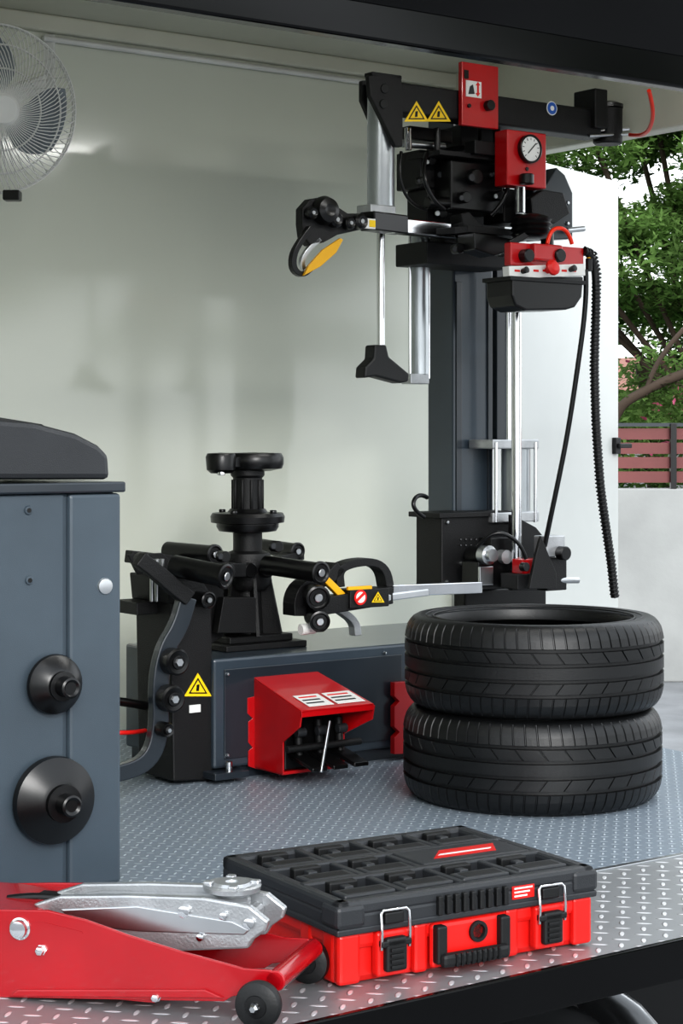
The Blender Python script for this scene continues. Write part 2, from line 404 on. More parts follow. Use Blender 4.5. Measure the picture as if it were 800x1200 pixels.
# ---------------------------------------------------------------- toolbox
P0=g(397,1160)
begin('toolbox',P0,31)
W,D,h=.555,.43,.152
box('base',.012,W-.012,.012,D-.012,0,.098,redp,.014)
box('base_rim',.003,W-.003,.003,D-.003,.062,.096,redp,.01)
for i,(x0,x1) in enumerate(((.0,.045),(.155,.185),(.355,.385),(W-.045,W))): box('front_rib_%d'%i,x0,x1,-.001,.02,.004,.094,redp,.007)
for i,y0 in enumerate((.02,.1,.3,.37)): box('side_rib_%d'%i,0,.02,y0,y0+.04,.004,.094,redp,.007)
box('lid',-.004,W+.004,-.004,D+.004,.094,.130,char,.008)
box('lid_rim_front',-.004,W+.004,-.004,.026,.122,.150,char,.008);box('lid_rim_back',-.004,W+.004,D-.026,D+.004,.122,.150,char,.008)
box('lid_rim_left',-.004,.026,-.004,D+.004,.122,.150,char,.008);box('lid_rim_right',W-.026,W+.004,-.004,D+.004,.122,.150,char,.008)
box('lid_band',-.007,W+.007,-.007,D+.007,.092,.104,char,.003)
for i in range(9): 
    x=.20+i*.018;box('lid_grip_%d'%i,x,x+.01,-.013,0,.104,.138,char_d,.002)
box('lid_corner_l',-.009,.05,-.009,.05,.104,.144,char,.008);box('lid_corner_r',W-.05,W+.009,-.009,.05,.104,.144,char,.008)
box('lid_label',.366,.416,-.0065,-.003,.110,.134,redp,.001)
for i in range(3): box('lid_label_stripe_%d'%i,.370,.411-.006*i,-.0072,-.006,.1285-.007*i,.1315-.007*i,wht)
zt=.130;cols=[.022,.150,.275,.400,W-.022];rows=[.022,.152,.282,D-.022]
for i in (1,2): box('top_rail_x_%d'%i,.012,W-.012,rows[i]-.010,rows[i]+.010,zt-.004,zt+.022,char,.004)
for i in (1,2,3): box('top_rail_y_%d'%i,cols[i]-.008,cols[i]+.008,.012,D-.012,zt-.004,zt+.020,char,.003)
for i in range(4):
    for j in range(3):
        xa,xb=cols[i]+.010,cols[i+1]-.010;ya,yb=rows[j]+.012,rows[j+1]-.012
        if i in(2,3) and j==1: continue
        box('pocket_pad_%d%d'%(i,j),xa,xb,ya,yb-.058,zt-.002,zt+.021,char,.004)
        box('pocket_floor_%d%d'%(i,j),xa,xb,yb-.058,yb,zt-.003,zt+.0008,char_d)
        box('cleat_%d%d'%(i,j),(xa+xb)/2-.030,(xa+xb)/2+.030,yb-.014,yb+.006,zt,zt+.021,char_d,.003)
        box('cleat_stem_%d%d'%(i,j),(xa+xb)/2-.010,(xa+xb)/2+.010,yb-.034,yb-.012,zt,zt+.017,char,.003)
        box('pad_inset_%d%d'%(i,j),xa+.012,xb-.012,ya+.008,yb-.068,zt+.0195,zt+.0216,char_d,.0008)
box('name_plate',cols[2]+.006,cols[4]-.004,rows[1]+.008,rows[2]-.008,zt,zt+.0225,char,.004)
slab('name_mark',[(.325,.190,zt+.0215),(.470,.190,zt+.0215),(.500,.243,zt+.0215),(.372,.243,zt+.0215)],(0,0,.0018),redp)
slab('name_mark_line',[(.345,.206,zt+.0233),(.468,.206,zt+.0233),(.476,.214,zt+.0233),(.355,.214,zt+.0233)],(0,0,.0006),wht)
for i,x in enumerate((.105,.448)):
    box('latch_bed_%d'%i,x-.034,x+.034,-.012,.01,.012,.092,redp,.006)
    box('latch_%d'%i,x-.022,x+.022,-.024,-.008,.022,.082,char_d,.005)
    for k_ in range(4): box('latch_tooth_%d%d'%(i,k_),x-.014,x+.014,-.028,-.02,.028+k_*.010,.034+k_*.010,char_d,.001)
    tube('bail_%d'%i,[(x-.029,-.018,.062),(x-.029,-.020,.09),(x-.029,-.016,.124),(x-.024,-.014,.129),(x+.024,-.014,.129),(x+.029,-.016,.124),(x+.029,-.020,.09),(x+.029,-.018,.062)],.0028,chrome,kind='POLY')
    box('lid_catch_%d'%i,x-.02,x+.02,-.016,0,.104,.125,char_d,.003)
    box('stub_%d'%i,x-.031,x+.031,-.024,-.01,.066,.078,char_d,.003)
box('handle_frame',.187,.353,-.010,.005,.010,.090,redp,.008)
box('handle_block_l',.19,.212,-.024,0,.02,.088,char_d,.004);box('handle_block_r',.328,.35,-.024,0,.02,.088,char_d,.004)
box('handle',.196,.344,-.034,-.016,.014,.040,char_d,.008)
for i in range(9): x=.222+i*.0115;box('grip_rib_%d'%i,x,x+.005,-.036,-.03,.016,.038,blk_s,.001)
lathe('lock_ring',[(.019,0),(.019,.008),(.013,.008),(.012,.002),(0,.002)],(.285,-.008,.066),(0,-1,0),char_d,24)
# ---------------------------------------------------------------- floor jack
begin('floor_jack',(-.11,3.17),-16.9)
yn=-.105
side=[(-130,1068),(0,1066),(55,1067),(100,1078),(150,1096),(215,1116),(285,1135),(316,1137),(330,1146),(330,1156),(318,1163),(272,1168),(262,1174),(150,1172),(0,1169),(-130,1168)]
prism('side_plate_near',side,yn,.007,redj,.002)
prism('side_plate_far',side,yn,.007,redj,.002,off=.2)
A0=L(322,1150,yn)
rod('front_crossbar',(A0.x,yn,A0.z),(A0.x,yn+.207,A0.z),.017,redj)
b0=L(0,1085,yn)
box('rear_cover',L(-120,1085,yn).x,L(35,1085,yn).x,yn+.004,yn+.203,b0.z+.012,b0.z+.022,redj,.003)
box('bottom_plate',L(-120,1168,yn).x,L(180,1168,yn).x,yn+.004,yn+.203,.014,.02,redj,.002)
prism('flange_near',[(20,1160),(240,1160),(262,1170),(10,1168)],yn-.006,.008,redj,.002)
prism('fold_line',[(-130,1080),(0,1079),(52,1081),(96,1092),(96,1094),(52,1083),(0,1081),(-130,1082)],yn-.001,.003,redj,0)
for i,(x,y,r) in enumerate(((24,1088,.016),(49,1113,.008),(184,1168,.007))):
    p=L(x,y,yn);lathe('bolt_%d'%i,[(r*1.2,0),(r*1.2,.003),(r,.004),(r*.9,.012),(r*.5,.013),(0,.013)],p,(0,-1,0),chrome,6 if i else 24)
arm=[(38,1060),(70,1050),(150,1049),(238,1052),(292,1062),(314,1080),(310,1092),(296,1102),(290,1112),(165,1117),(120,1110),(88,1100),(60,1078)]
prism('lift_arm_near',arm,-.055,.016,alu,.004);prism('lift_arm_far',arm,-.055,.016,alu,.004,off=.09)
prism('lift_arm_web',[(60,1062),(100,1056),(238,1060),(292,1072),(290,1098),(165,1106),(90,1090)],-.045,.08,alu,.005)
prism('arm_rib',[(70,1066),(160,1062),(272,1080),(292,1090),(286,1096),(165,1092),(95,1085)],-.058,.006,sil,.002)
for i,(x,y,r) in enumerate(((216,1068,.010),(235,1098,.006),(262,1073,.006),(292,1082,.009),(125,1092,.006))):
    p=L(x,y,-.056);lathe('pin_%d'%i,[(r,0),(r,.006),(r*.6,.007),(0,.007)],p,(0,-1,0),chrome,20)
p=L(272,1052,0)
lathe('saddle',[(.030,-.03),(.032,-.005),(.026,0),(.040,.006),(.048,.010),(.050,.018),(.046,.021),(.034,.019),(.030,.024),(.012,.024),(.010,.02),(0,.02)],p+Vector((0,0,.004)),(0,0,1),alu,40)
for i in range(4):
    a=i*math.pi/2+.4;box('saddle_lug_%d'%i,p.x+.040*math.cos(a)-.008,p.x+.040*math.cos(a)+.008,.040*math.sin(a)-.008,.040*math.sin(a)+.008,p.z+.018,p.z+.03,alu,.003)
box('saddle_block',p.x-.045,p.x+.04,-.045,.045,p.z-.05,p.z-.012,alu,.008)
wp=[(.012,0),(.028,.001),(.037,.006),(.039,.015),(.037,.026),(.028,.031),(.012,.032),(0,.032)]
for nm,yy in(('near',-.150),('far',.112)):
    c=Vector((L(299,1172,-.15).x,yy,.039));lathe('front_wheel_'+nm,wp,c,(0,1,0),rub,40)
    lathe('hub_'+nm,[(.02,0),(.018,.004),(.008,.005),(.008,.010),(0,.011)],c+Vector((0,.003,0)),(0,-1,0),blk_s,24)
    lathe('hub_nut_'+nm,[(.009,0),(.009,.006),(.005,.012),(0,.012)],c+Vector((0,-.003,0)),(0,-1,0),chrome,6)
c=L(299,1172,-.15);rod('front_axle',(c.x,-.13,.039),(c.x,.125,.039),.008,sil)
rod('rear_axle_bar',(-.62,-.1,.05),(-.62,.1,.05),.02,redj)
for nm,yy in(('near',-.14),('far',.10)): lathe('rear_caster_'+nm,wp,(-.60,yy,.039),(0,1,0),rub,32)
tube('hydraulic_hose',[(-.5,.0,.14),(-.42,.01,.155),(-.36,.02,.14),(-.34,.03,.12)],.008,blk_s)
bb=L(40,1050,.0);box('label',bb.x-.01,bb.x+.07,.0,.06,bb.z-.012,bb.z-.004,blk_s,.001);box('label_print',bb.x,bb.x+.06,.012,.035,bb.z-.004,bb.z-.003,wht)
# ---------------------------------------------------------------- tyre changer
begin('tyre_changer')
nf=1.387
box('base_box',ax(250,nf),1.24,nf,1.88,.035,.34,slate,.008)
box('base_front_panel',ax(262,nf),ax(470,nf),nf-.004,nf,.06,.31,slate_d,.002)
box('base_skirt',ax(254,nf),1.2,nf+.02,1.86,.0,.04,slate_d)
bp('levelling_foot',252,292,905,913,nf-.05,.07,slate_d,.002);rod('foot_stud',L(268,905,nf-.03)+Vector((0,0,-.01)),L(268,905,nf-.03)+Vector((0,0,.03)),.01,chrome)
for i,(x,y) in enumerate(((266,790),(266,885),(450,765))): bolt('panel_screw_%d'%i,x,y,nf-.004,.005)
nc=1.62;pc=L(290,600,nc);cx,cy=pc.x,nc
zz=lambda y:L(290,y,nc).z
slab('post_base',[(cx-.15,nc-.12,.34),(cx+.13,nc-.12,.34),(cx+.13,nc+.12,.34),(cx-.15,nc+.12,.34)],(0,0,.018),blk,.003)
slab('post_foot',[(cx-.12,nc-.09,.358),(cx+.10,nc-.09,.358),(cx+.10,nc+.09,.358),(cx-.12,nc+.09,.358)],(0,0,.02),blk,.003)
lathe('post_core',[(.05,.36),(.04,.55),(.04,.6)],(cx,cy,0),(0,0,1),blk,32)
for i in range(6):
    a=i*math.pi/3+.25;d=Vector((math.cos(a),math.sin(a),0));t=Vector((-d.y,d.x,0))*.006
    c=Vector((cx,cy,0));slab('fin_%d'%i,[c+d*.03+Vector((0,0,.375))-t,c+d*.105+Vector((0,0,.375))-t,c+d*.062+Vector((0,0,zz(660)))-t,c+d*.03+Vector((0,0,zz(660)))-t],t*2,blk,.002)
lathe('hub',[(.06,zz(690)),(.07,zz(684)),(.072,zz(655)),(.066,zz(648)),(.045,zz(645))],(cx,cy,0),(0,0,1),blk,40)
lathe('neck',[(.043,zz(648)),(.043,zz(620))],(cx,cy,0),(0,0,1),blk,32)
lathe('flange',[(.05,zz(624)),(.085,zz(622)),(.092,zz(617)),(.092,zz(613)),(.108,zz(612)),(.110,zz(605)),(.104,zz(601)),(.06,zz(600)),(.052,zz(596))],(cx,cy,0),(0,0,1),blk_s,48)
for i in range(4):
    a=i*math.pi/2+.5;c=Vector((cx+.085*math.cos(a),cy+.085*math.sin(a),zz(602)));rod('flange_bolt_%d'%i,c,c+Vector((0,0,.012)),.011,blk_s,seg=6)
lathe('post',[(.043,zz(598)),(.043,zz(560)),(.050,zz(557)),(.050,zz(550))],(cx,cy,0),(0,0,1),blk,40)
for i in range(10):
    a=i*2*math.pi/10;d=Vector((math.cos(a),math.sin(a),0))*.043;rod('post_rib_%d'%i,Vector((cx,cy,zz(597)))+d,Vector((cx,cy,zz(562)))+d,.005,blk,seg=8)
lathe('top_plate',[(.05,zz(552)),(.085,zz(549)),(.090,zz(544)),(.090,zz(536)),(.083,zz(531)),(0,zz(530))],(cx+.02,cy,0),(0,0,1),blk_s,48)
lathe('top_lobe',[(.03,zz(554)),(.042,zz(550)),(.045,zz(535)),(.04,zz(531)),(0,zz(530))],(cx-.105,cy-.02,0),(0,0,1),blk_s,32)
bar('top_bridge',(cx-.10,cy-.02,zz(541)),(cx,cy,zz(541)),.07,.03,blk_s)
rod('lobe_pin',(cx-.118,cy-.04,zz(556)),(cx-.118,cy-.04,zz(548)),.012,chrome)
for i,(dx) in enumerate((-.04,.0,.05)): knob('hub_pivot_%d'%i,290+dx*400,668,nc-.07,.022,.02,blk_s)
def roller(nm,p,q,r=.03):
    p=Vector(p);q=Vector(q);rod(nm,p,q,r,blk_s);d=(q-p).normalized()
    lathe(nm+'_cap',[(r*1.15,0),(r*1.15,.008),(r*.95,.010),(r*.8,.006),(r*.45,.006),(r*.4,.012),(0,.012)],q,d,blk_s,28)
    lathe(nm+'_screw',[(r*.4,.012),(r*.35,.0135),(0,.0135)],q,d,sil,12)
roller('arm_roller_1',L(203,663,1.38),L(262,675,1.22))
roller('arm_roller_2',L(312,662,1.5),L(374,671,1.26),.028)
roller('arm_roller_3',L(196,645,1.7),L(250,650,1.5),.026)
roller('arm_roller_4',L(305,640,1.9),L(347,646,1.72),.024)
roller('arm_roller_5',L(225,700,1.42),L(243,703,1.34),.02)
bar('arm_link_1',L(150,652,1.6),L(290,668,1.6),.04,.035,blk)
bar('arm_link_2',L(290,668,1.6),L(350,650,1.75),.04,.03,blk)
bar('arm_link_3',L(205,668,1.36),L(285,668,1.55),.03,.04,blk)
prism('linkage_plate_1',[(150,650),(190,648),(205,662),(262,690),(262,745),(240,760),(232,720),(200,690),(165,680)],1.55,.012,blk)
prism('linkage_plate_2',[(262,700),(300,700),(300,742),(255,742)],1.50,.03,blk)
for i,(x,y,r) in enumerate(((163,655,.018),(176,664,.016),(228,668,.018),(258,652,.016),(320,640,.016),(336,662,.015),(236,706,.014),(262,668,.02))):
    knob('joint_%d'%i,x,y,1.42,r,.03,blk_s);p=L(x,y,1.388);lathe('joint_face_%d'%i,[(r*.6,0),(r*.5,.003),(0,.003)],p,(0,-1,0),char,16)
# bead breaker
prism('breaker_column',[(199,690),(248,700),(250,914),(203,916)],1.40,.19,blk,.005)
prism('breaker_column_cap',[(196,676),(235,676),(250,700),(250,712),(199,708)],1.39,.21,blk,.005)
bp('breaker_side_plate',160,196,705,720,1.47,.12,blk)
for i,y in enumerate((660,675,690)): rod('spring_rod_%d'%i,L(178+i*6,655,1.45),L(178+i*6,705,1.45),.006,sil)
ribbon('breaker_arm_lower',[(222,700),(212,735),(196,760),(188,800),(190,850),(182,885),(160,903),(112,912)],19,1.32,.03,slate_d,.004)
ribbon('breaker_arm_upper',[(165,655),(188,672),(208,690),(224,702)],18,1.31,.03,blk,.004)
for i,(x,y,r) in enumerate(((202,774,.036),(197,817,.036),(190,853,.02))):
    p=L(x-4,y,1.33);lathe('arm_bush_%d'%i,[(r*.9,0),(r,.006),(r,.045),(r*.85,.05),(r*.55,.048),(r*.5,.053),(r*.25,.054),(.0,.05)],p,(0,-1,0),blk_s,28)
    lathe('arm_bush_bolt_%d'%i,[(r*.3,.052),(r*.3,.058),(0,.058)],p,(0,-1,0),sil,6)
tube('breaker_hose',[L(120,820,1.35),L(150,822,1.4),L(185,830,1.5),L(200,835,1.55)],.012,blk_s)
tube('air_line_red',[L(130,858,1.35),L(150,860,1.3),L(170,856,1.45)],.006,redp)
tri('warning_label',232,803,1.40,26);bp('data_label',222,235,826,835,1.397,.003,wht,0)
# assist arm
na=1.35
ribbon('assist_guard',[(400,688),(398,668),(415,660),(440,658),(454,668),(458,690)],9,na,.05,blk)
ribbon('assist_guard_2',[(352,722),(352,700),(362,685),(385,680),(400,664)],14,na,.06,blk)
bar('assist_arm',L(362,712,na),L(455,697,na),.045,.05,blk)
bar('assist_bar',L(455,692,1.36),L(560,688,1.4),.04,.035,chrome)
bar('assist_bar_2',L(440,702,1.33),L(500,694,1.36),.02,.02,sil)
ribbon('assist_yellow',[(366,664),(382,678),(402,698)],8,na-.012,.02,yel)
bp('assist_yellow_strip',408,436,687,691,na-.03,.01,yel,.001)
roller('assist_roller_1',L(362,694,na+.02),L(372,700,na-.06),.030)
roller('assist_roller_2',L(366,722,na+.03),L(374,728,na-.05),.026)
rod('assist_stop',L(352,738,na),L(368,736,na),.016,wht)
rod('assist_foot',L(372,740,na),L(372,728,na),.022,blk_s)
bp('assist_clevis',410,456,690,712,na-.03,.07,blk)
p=L(422,700,na-.031);lathe('label_disc',[(.022,0),(.022,.002),(0,.002)],p,(0,-1,0),redp,24);lathe('label_disc_in',[(.016,0),(.016,.003),(0,.003)],p,(0,-1,0),wht,24)
prism('label_disc_bar',[(416,704),(418,706),(428,696),(426,694)],na-.036,.002,redp,0)
ribbon('assist_bracket',[(400,715),(418,728),(420,745)],8,na+.1,.03,alu)
tri('assist_warning',443,700,na-.032,12)
# column
bp('column',531,578,118,605,1.69,.135,slate,.008)
bp('column_slide',535,541,330,604,1.683,.01,slate_d,.001)
bp('column_slide_2',572,577,330,604,1.683,.01,slate_d,.001)
bp('rear_profile',582,594,300,520,1.70,.06,slate_d)
bp('column_base',517,605,603,692,1.58,.13,blk,.005)
bp('column_pedestal',545,640,690,770,1.66,.06,blk,.005)
prism('column_base_gusset',[(600,603),(628,618),(650,645),(652,692),(600,692)],1.5,.02,blk)
bp('column_base_lid',515,600,600,606,1.57,.16,blk,.002)
for i in range(14): rod('vent_%d'%i,L(540+(i%7)*6,632+(i//7)*7,1.579),L(540+(i%7)*6,632+(i//7)*7,1.575),.003,char,seg=10)
for i,(x,y) in enumerate(((523,612),(523,682),(595,612),(540,660))): bolt('base_bolt_%d'%i,x,y,1.58)
p=L(552,652,1.56);lathe('drive_motor',[(.035,0),(.035,.08),(.028,.085),(.012,.086),(.012,.11),(0,.11)],p,(.2,-1,0),blk_s,28)
p=L(566,650,1.46);lathe('coupling',[(.03,0),(.03,.03),(.02,.032),(.02,.05),(0,.05)],p,(0,-1,0),sil,28)
p=L(584,652,1.47);lathe('fitting',[(.022,0),(.022,.04),(0,.04)],p,(0,-1,0),alu,20)
bp('valve_block',560,600,658,690,1.45,.08,blk_s,.003);bp('valve_block_2',575,600,630,650,1.46,.06,blk_s,.003)
bp('valve_plate',562,578,664,686,1.44,.01,sil,.002)
bp('red_valve',612,640,655,676,1.35,.05,red,.003);bp('valve_body',606,646,672,690,1.34,.08,blk,.003)
knob('valve_knob',612,664,1.33,.014,.02,blk_s)
prism('bracket_triangle',[(634,628),(652,672),(652,690),(620,690),(628,650)],1.3,.012,blk)
bp('side_regulator',640,662,628,652,1.36,.06,alu,.003);knob('regulator_knob',656,648,1.36,.022,.03,blk_s)
bp('hose_union',641,664,654,692,1.37,.05,blk,.003)
rod('stub_shaft',L(655,680,1.38),L(678,680,1.36),.010,sil)
tube('loose_cable',[L(497,606,1.6),L(484,598,1.6),L(482,585,1.6),L(492,578,1.62),L(500,583,1.66)],.007,blk_s)
tube('base_hose',[L(560,640,1.42),L(575,622,1.38),L(596,624,1.36),L(612,640,1.34),L(616,655,1.34)],.006,blk_s)
c0,c1=L(604,524,1.62),L(604,604,1.62)
rod('lift_cylinder',c1,c0,.048,aluw)
bp('lift_cylinder_cap',577,632,515,526,1.56,.12,alu,.004);bp('lift_cylinder_foot',577,632,600,612,1.56,.12,alu,.004)
for i,x in enumerate((581,627)): rod('tie_rod_%d'%i,L(x,518,1.56),L(x,612,1.56),.006,chrome)
rod('lift_rod',L(596,520,1.6),L(596,300,1.6),.012,chrome)
rod('guide_shaft',L(605,672,1.42),L(605,350,1.42),.016,chrome)
rod('guide_shaft_lower',L(605,690,1.42),L(605,668,1.42),.024,blk_s)
rod('bead_press_cylinder',L(491,440,1.66),L(491,180,1.66),.032,aluw)
bp('bead_press_cap',481,503,438,450,1.63,.05,alu,.003)
for i,x in enumerate((480,502)): rod('press_tie_%d'%i,L(x,444,1.64),L(x,200,1.64),.005,chrome)
rod('press_cylinder',L(446,247,1.45),L(446,96,1.45),.041,aluw)
bp('press_cylinder_foot',434,464,240,250,1.40,.07,alu,.003)
rod('press_rod',L(446,408,1.45),L(446,248,1.45),.012,chrome)
for i,(x,y,r) in enumerate(((438,256,.008),(456,256,.008))): rod('gland_%d'%i,L(x,249,1.45),L(x,262,1.45),r,blk_s)
prism('press_shoe',[(439,404),(453,404),(456,418),(480,438),(479,447),(470,449),(440,441),(427,443),(428,430),(438,420)],1.42,.05,rub,.006)
prism('head_cheek_plate',[(432,88),(470,88),(472,112),(472,172),(464,172),(434,112)],1.38,.02,blk,.003)
prism('head_cheek_plate_rear',[(448,88),(470,88),(472,112),(472,150),(464,150),(448,112)],1.40,.02,blk,.004,off=.1)
bp('head_cheek_top',436,471,86,91,1.38,.04,blk,.003)
for i,(x,y) in enumerate(((450,104),(449,122))): knob('cheek_hole_%d'%i,x,y,1.38,.014,.004,char_d)
# top beam
zb0,zb1=L(590,147,1.38).z,L(590,113,1.38).z
box('top_beam',ax(470,1.38),ax(705,1.38),1.38,1.46,zb0,zb1,blk,.006)
rod('beam_end_pivot',Vector((ax(722,1.38),1.42,zb0-.01)),Vector((ax(722,1.38),1.42,zb1+.02)),.048,blk)
lathe('beam_end_cap',[(.050,0),(.050,.012),(.03,.02),(0,.02)],Vector((ax(722,1.38),1.42,zb1+.018)),(0,0,1),blk_s,32)
bp('beam_end_block',697,712,104,150,1.36,.1,blk,.004)
tri('beam_warning_1',488,131,1.38,23);tri('beam_warning_2',514,131,1.38,23)
p=L(646,127,1.38);lathe('beam_round_label',[(.022,0),(.022,.002),(0,.002)],p,(0,-1,0),wht,24);lathe('beam_round_label_in',[(.019,0),(.019,.003),(0,.003)],p,(0,-1,0),blu,24);lathe('beam_round_dot',[(.008,0),(.008,.004),(0,.004)],p,(0,-1,0),wht,16)
rod('beam_stud',L(672,156,1.40),L(736,150,1.40),.008,chrome)
rod('beam_stud_2',L(735,157,1.38),L(690,159,1.38),.005,sil)
bp('red_plate',541,584,75,149,1.36,.018,red,.003)
bp('red_plate_label',546,564,95,114,1.358,.003,wht,0);bp('red_plate_arrow',559,561,98,111,1.357,.002,redp,0)
prism('red_plate_arrow_up',[(560,96),(562.5,100),(557.5,100)],1.356,.002,redp,0);prism('red_plate_arrow_dn',[(560,113),(562.5,109),(557.5,109)],1.356,.002,redp,0)
prism('red_plate_icon',[(549,110),(551,101),(554,99),(555,104),(556,110)],1.356,.002,char,0)
knob('red_plate_knob',571,124,1.36,.016,.02,blk_s);knob('red_plate_pin',549,124,1.36,.006,.006,blk_s);bp('red_plate_slot',544,549,82,92,1.358,.003,blk_s,0)
for i,x in enumerate((560,583)): bp('column_head_%d'%i,x-20,x,148,172,1.5,.1,blk)
bp('gauge_box',594,640,154,219,1.32,.06,red,.004)
p=L(619,175,1.318)
lathe('gauge_rim',[(.044,0),(.044,.014),(.040,.016),(.0385,.012),(.0385,.009),(0,.009)],p,(0,-1,0),blk_s,36);lathe('gauge_face',[(.0375,.0092),(.0375,.011),(0,.011)],p,(0,-1,0),wht,36)
for i in range(11):
    a=math.radians(-135+27*i);u=Vector((math.sin(a),0,math.cos(a)));c=p+Vector((0,-.0115,0));bar('tick_%d'%i,c+u*.027,c+u*.034,.001,.002,blk_s,0)
bar('gauge_needle',p+Vector((-.012,-.0125,-.014)),p+Vector((.02,-.0125,.018)),.001,.003,blk_s,0)
knob('gauge_screw',617,198,1.32,.006,.004,blk_s);rod('gauge_regulator',L(617,204,1.3),L(617,216,1.3),.022,blk_s)
rod('gauge_stem',L(609,218,1.34),L(609,250,1.34),.017,chrome)
tube('orange_air_line',[L(738,158,1.34),L(754,161,1.22),L(765,148,1.12),L(766,128,1.06),L(760,106,1.02)],.0065,org)
tube('orange_loop',[L(641,286,1.2),L(644,270,1.2),L(654,265,1.2),L(666,270,1.2),L(670,286,1.2)],.0065,org)
# head mechanism
bp('head_carriage',520,592,165,305,1.60,.09,blk,.005)
bp('head_upper_block',492,545,178,222,1.50,.12,blk,.004)
bp('head_mid_block',528,590,190,248,1.42,.12,blk_s,.006)
bp('head_side_wing',500,530,222,268,1.50,.10,blk,.004)
bp('head_ledge',515,604,180,186,1.40,.16,blk,.002)
bp('head_front_plate',556,594,166,182,1.38,.05,blk,.003)
bp('head_lower_plate',500,600,286,312,1.52,.16,blk,.004)
bp('head_shelf',548,640,268,276,1.36,.18,blk,.002)
bp('head_clamp',590,624,222,262,1.44,.1,blk,.005)
bp('head_top_cap',480,530,150,165,1.5,.1,blk_s,.003)
rod('head_bar_1',L(470,168,1.48),L(520,172,1.48),.012,sil);rod('head_bar_2',L(500,238,1.44),L(545,238,1.44),.018,blk_s);rod('head_bar_3',L(478,150,1.46),L(478,176,1.46),.011,chrome)
rod('head_bar_4',L(582,150,1.45),L(582,182,1.45),.012,blk_s);rod('head_bar_5',L(512,150,1.45),L(512,182,1.45),.010,blk_s)
for i,(x,y,r) in enumerate(((500,190,.014),(515,205,.02),(552,208,.024),(580,230,.016),(540,232,.018),(560,178,.014),(512,250,.018),(575,205,.014),(532,292,.016),(585,296,.014),(490,212,.012),(507,235,.012))):
    nn=1.42 if x>527 else 1.50
    knob('head_knob_%d'%i,x,y,nn,r,.03,blk_s)
    p=L(x,y,nn-.031);lathe('head_knob_face_%d'%i,[(r*.5,0),(r*.45,.004),(0,.004)],p,(0,-1,0),char if i%3 else sil,12)
tube('head_hose_1',[L(500,180,1.42),L(492,200,1.36),L(498,230,1.36),L(520,245,1.4)],.007,blk_s)
tube('head_hose_2',[L(590,185,1.4),L(602,205,1.36),L(596,235,1.36),L(575,252,1.4)],.007,blk_s)
tube('head_hose_3',[L(470,178,1.44),L(464,215,1.42),L(474,240,1.44),L(500,246,1.46)],.005,blk_s)
prism('head_right_plate',[(624,216),(640,216),(652,196),(662,205),(671,226),(671,280),(628,282)],1.40,.05,slate_d,.004)
prism('head_right_bracket',[(622,232),(636,222),(660,226),(668,250),(650,262),(625,262)],1.34,.03,blk,.004)
for i,(x,y) in enumerate(((664,238),(664,262),(640,268))): bolt('right_bolt_%d'%i,x,y,1.40)
rod('side_stub',L(664,270,1.38),L(684,268,1.38),.009,sil)
hw=L(622,262,1.28)
lathe('hand_wheel',[(.02,-.05),(.05,-.045),(.062,-.035),(.055,-.028),(.064,-.02),(.057,-.012),(.066,-.004),(.058,.004),(.064,.012),(.05,.022),(.02,.03),(0,.03)],hw,(0,0,1),blk_s,40)
bar('lever',L(596,286,1.27),L(640,262,1.24),.02,.02,blk_s)
# mount arm & tool head
bar('tool_arm',L(455,264,1.36),L(556,274,1.48),.045,.045,chrome,.004)
bar('tool_arm_front',L(430,259,1.34),L(470,264,1.38),.055,.055,blk_s,.004)
bp('tool_arm_label',428,440,256,268,1.30,.01,wht,.001);bp('tool_arm_label_o',433,440,258,266,1.298,.003,yel2,.001)
prism('tool_arm_clamp',[(540,250),(550,248),(570,270),(582,284),(570,296),(548,284)],1.40,.06,blk,.004)
prism('tool_arm_clamp_2',[(555,272),(600,280),(604,292),(580,300),(556,292)],1.34,.08,blk_s,.004)
nt_=1.30
p=L(374,248,nt_+.04)
lathe('tool_head_disc',[(.03,0),(.040,.006),(.042,.03),(.034,.05),(.018,.056),(0,.05)],p,(0,-1,0),blk_s,32)
prism('tool_head_body',[(354,262),(354,244),(364,233),(376,231),(388,237),(408,250),(428,250),(428,268),(410,272),(396,275),(380,284),(364,288),(356,278)],nt_+.02,.035,blk,.004)
for i,(x,y,r) in enumerate(((390,258,.022),(406,262,.018),(419,260,.022),(362,250,.018),(382,240,.014))):
    p=L(x,y,nt_+.02);lathe('tool_bush_%d'%i,[(r,0),(r,.02),(r*.7,.026),(r*.3,.022),(0,.022)],p,(0,-1,0),blk_s,24)
    lathe('tool_bush_pin_%d'%i,[(r*.3,.022),(r*.3,.025),(0,.025)],p,(0,-1,0),sil,10)
ribbon('tool_hook',[(366,266),(354,282),(345,298),(345,316),(356,323),(366,314)],6,nt_,.02,blk_s)
ribbon('tool_hook_inner',[(376,280),(362,292),(354,306),(358,318)],5,nt_+.02,.015,sil,.001)
prism('tool_pad',[(356,323),(362,311),(378,293),(399,279),(402,281),(394,296),(376,312)],nt_-.01,.010,yel,.001)
# control box
nk=1.20
bp('control_plate',598,684,287,314,nk,.03,red,.004)
bp('control_plate_top',626,660,286,306,nk-.02,.03,red,.006)
slab('control_label',[L(596,312,nk-.03),L(685,309,nk-.03),L(686,323,nk-.03),L(597,327,nk-.03)],(0,.03,0),wht,.002)
for i in range(7): bp('control_mark_%d'%i,603+i*11,609+i*11,316,318.5,nk-.031,.002,redp,0)
prism('control_box',[(600,326),(684,324),(682,348),(674,360),(664,363),(616,364),(604,358),(600,346)],nk-.03,.12,blk_s,.006)
bp('control_box_rim',598,686,326,331,nk-.036,.13,char_d,.002)
for i,x in enumerate((613,650)): knob('control_knob_%d'%i,x,300,nk,.02,.03,blk_s)
p=L(641,317,nk-.03);lathe('stop_button',[(.010,0),(.010,.02),(.024,.022),(.024,.030),(.015,.038),(0,.04)],p,(0,-1,.3),redp,24)
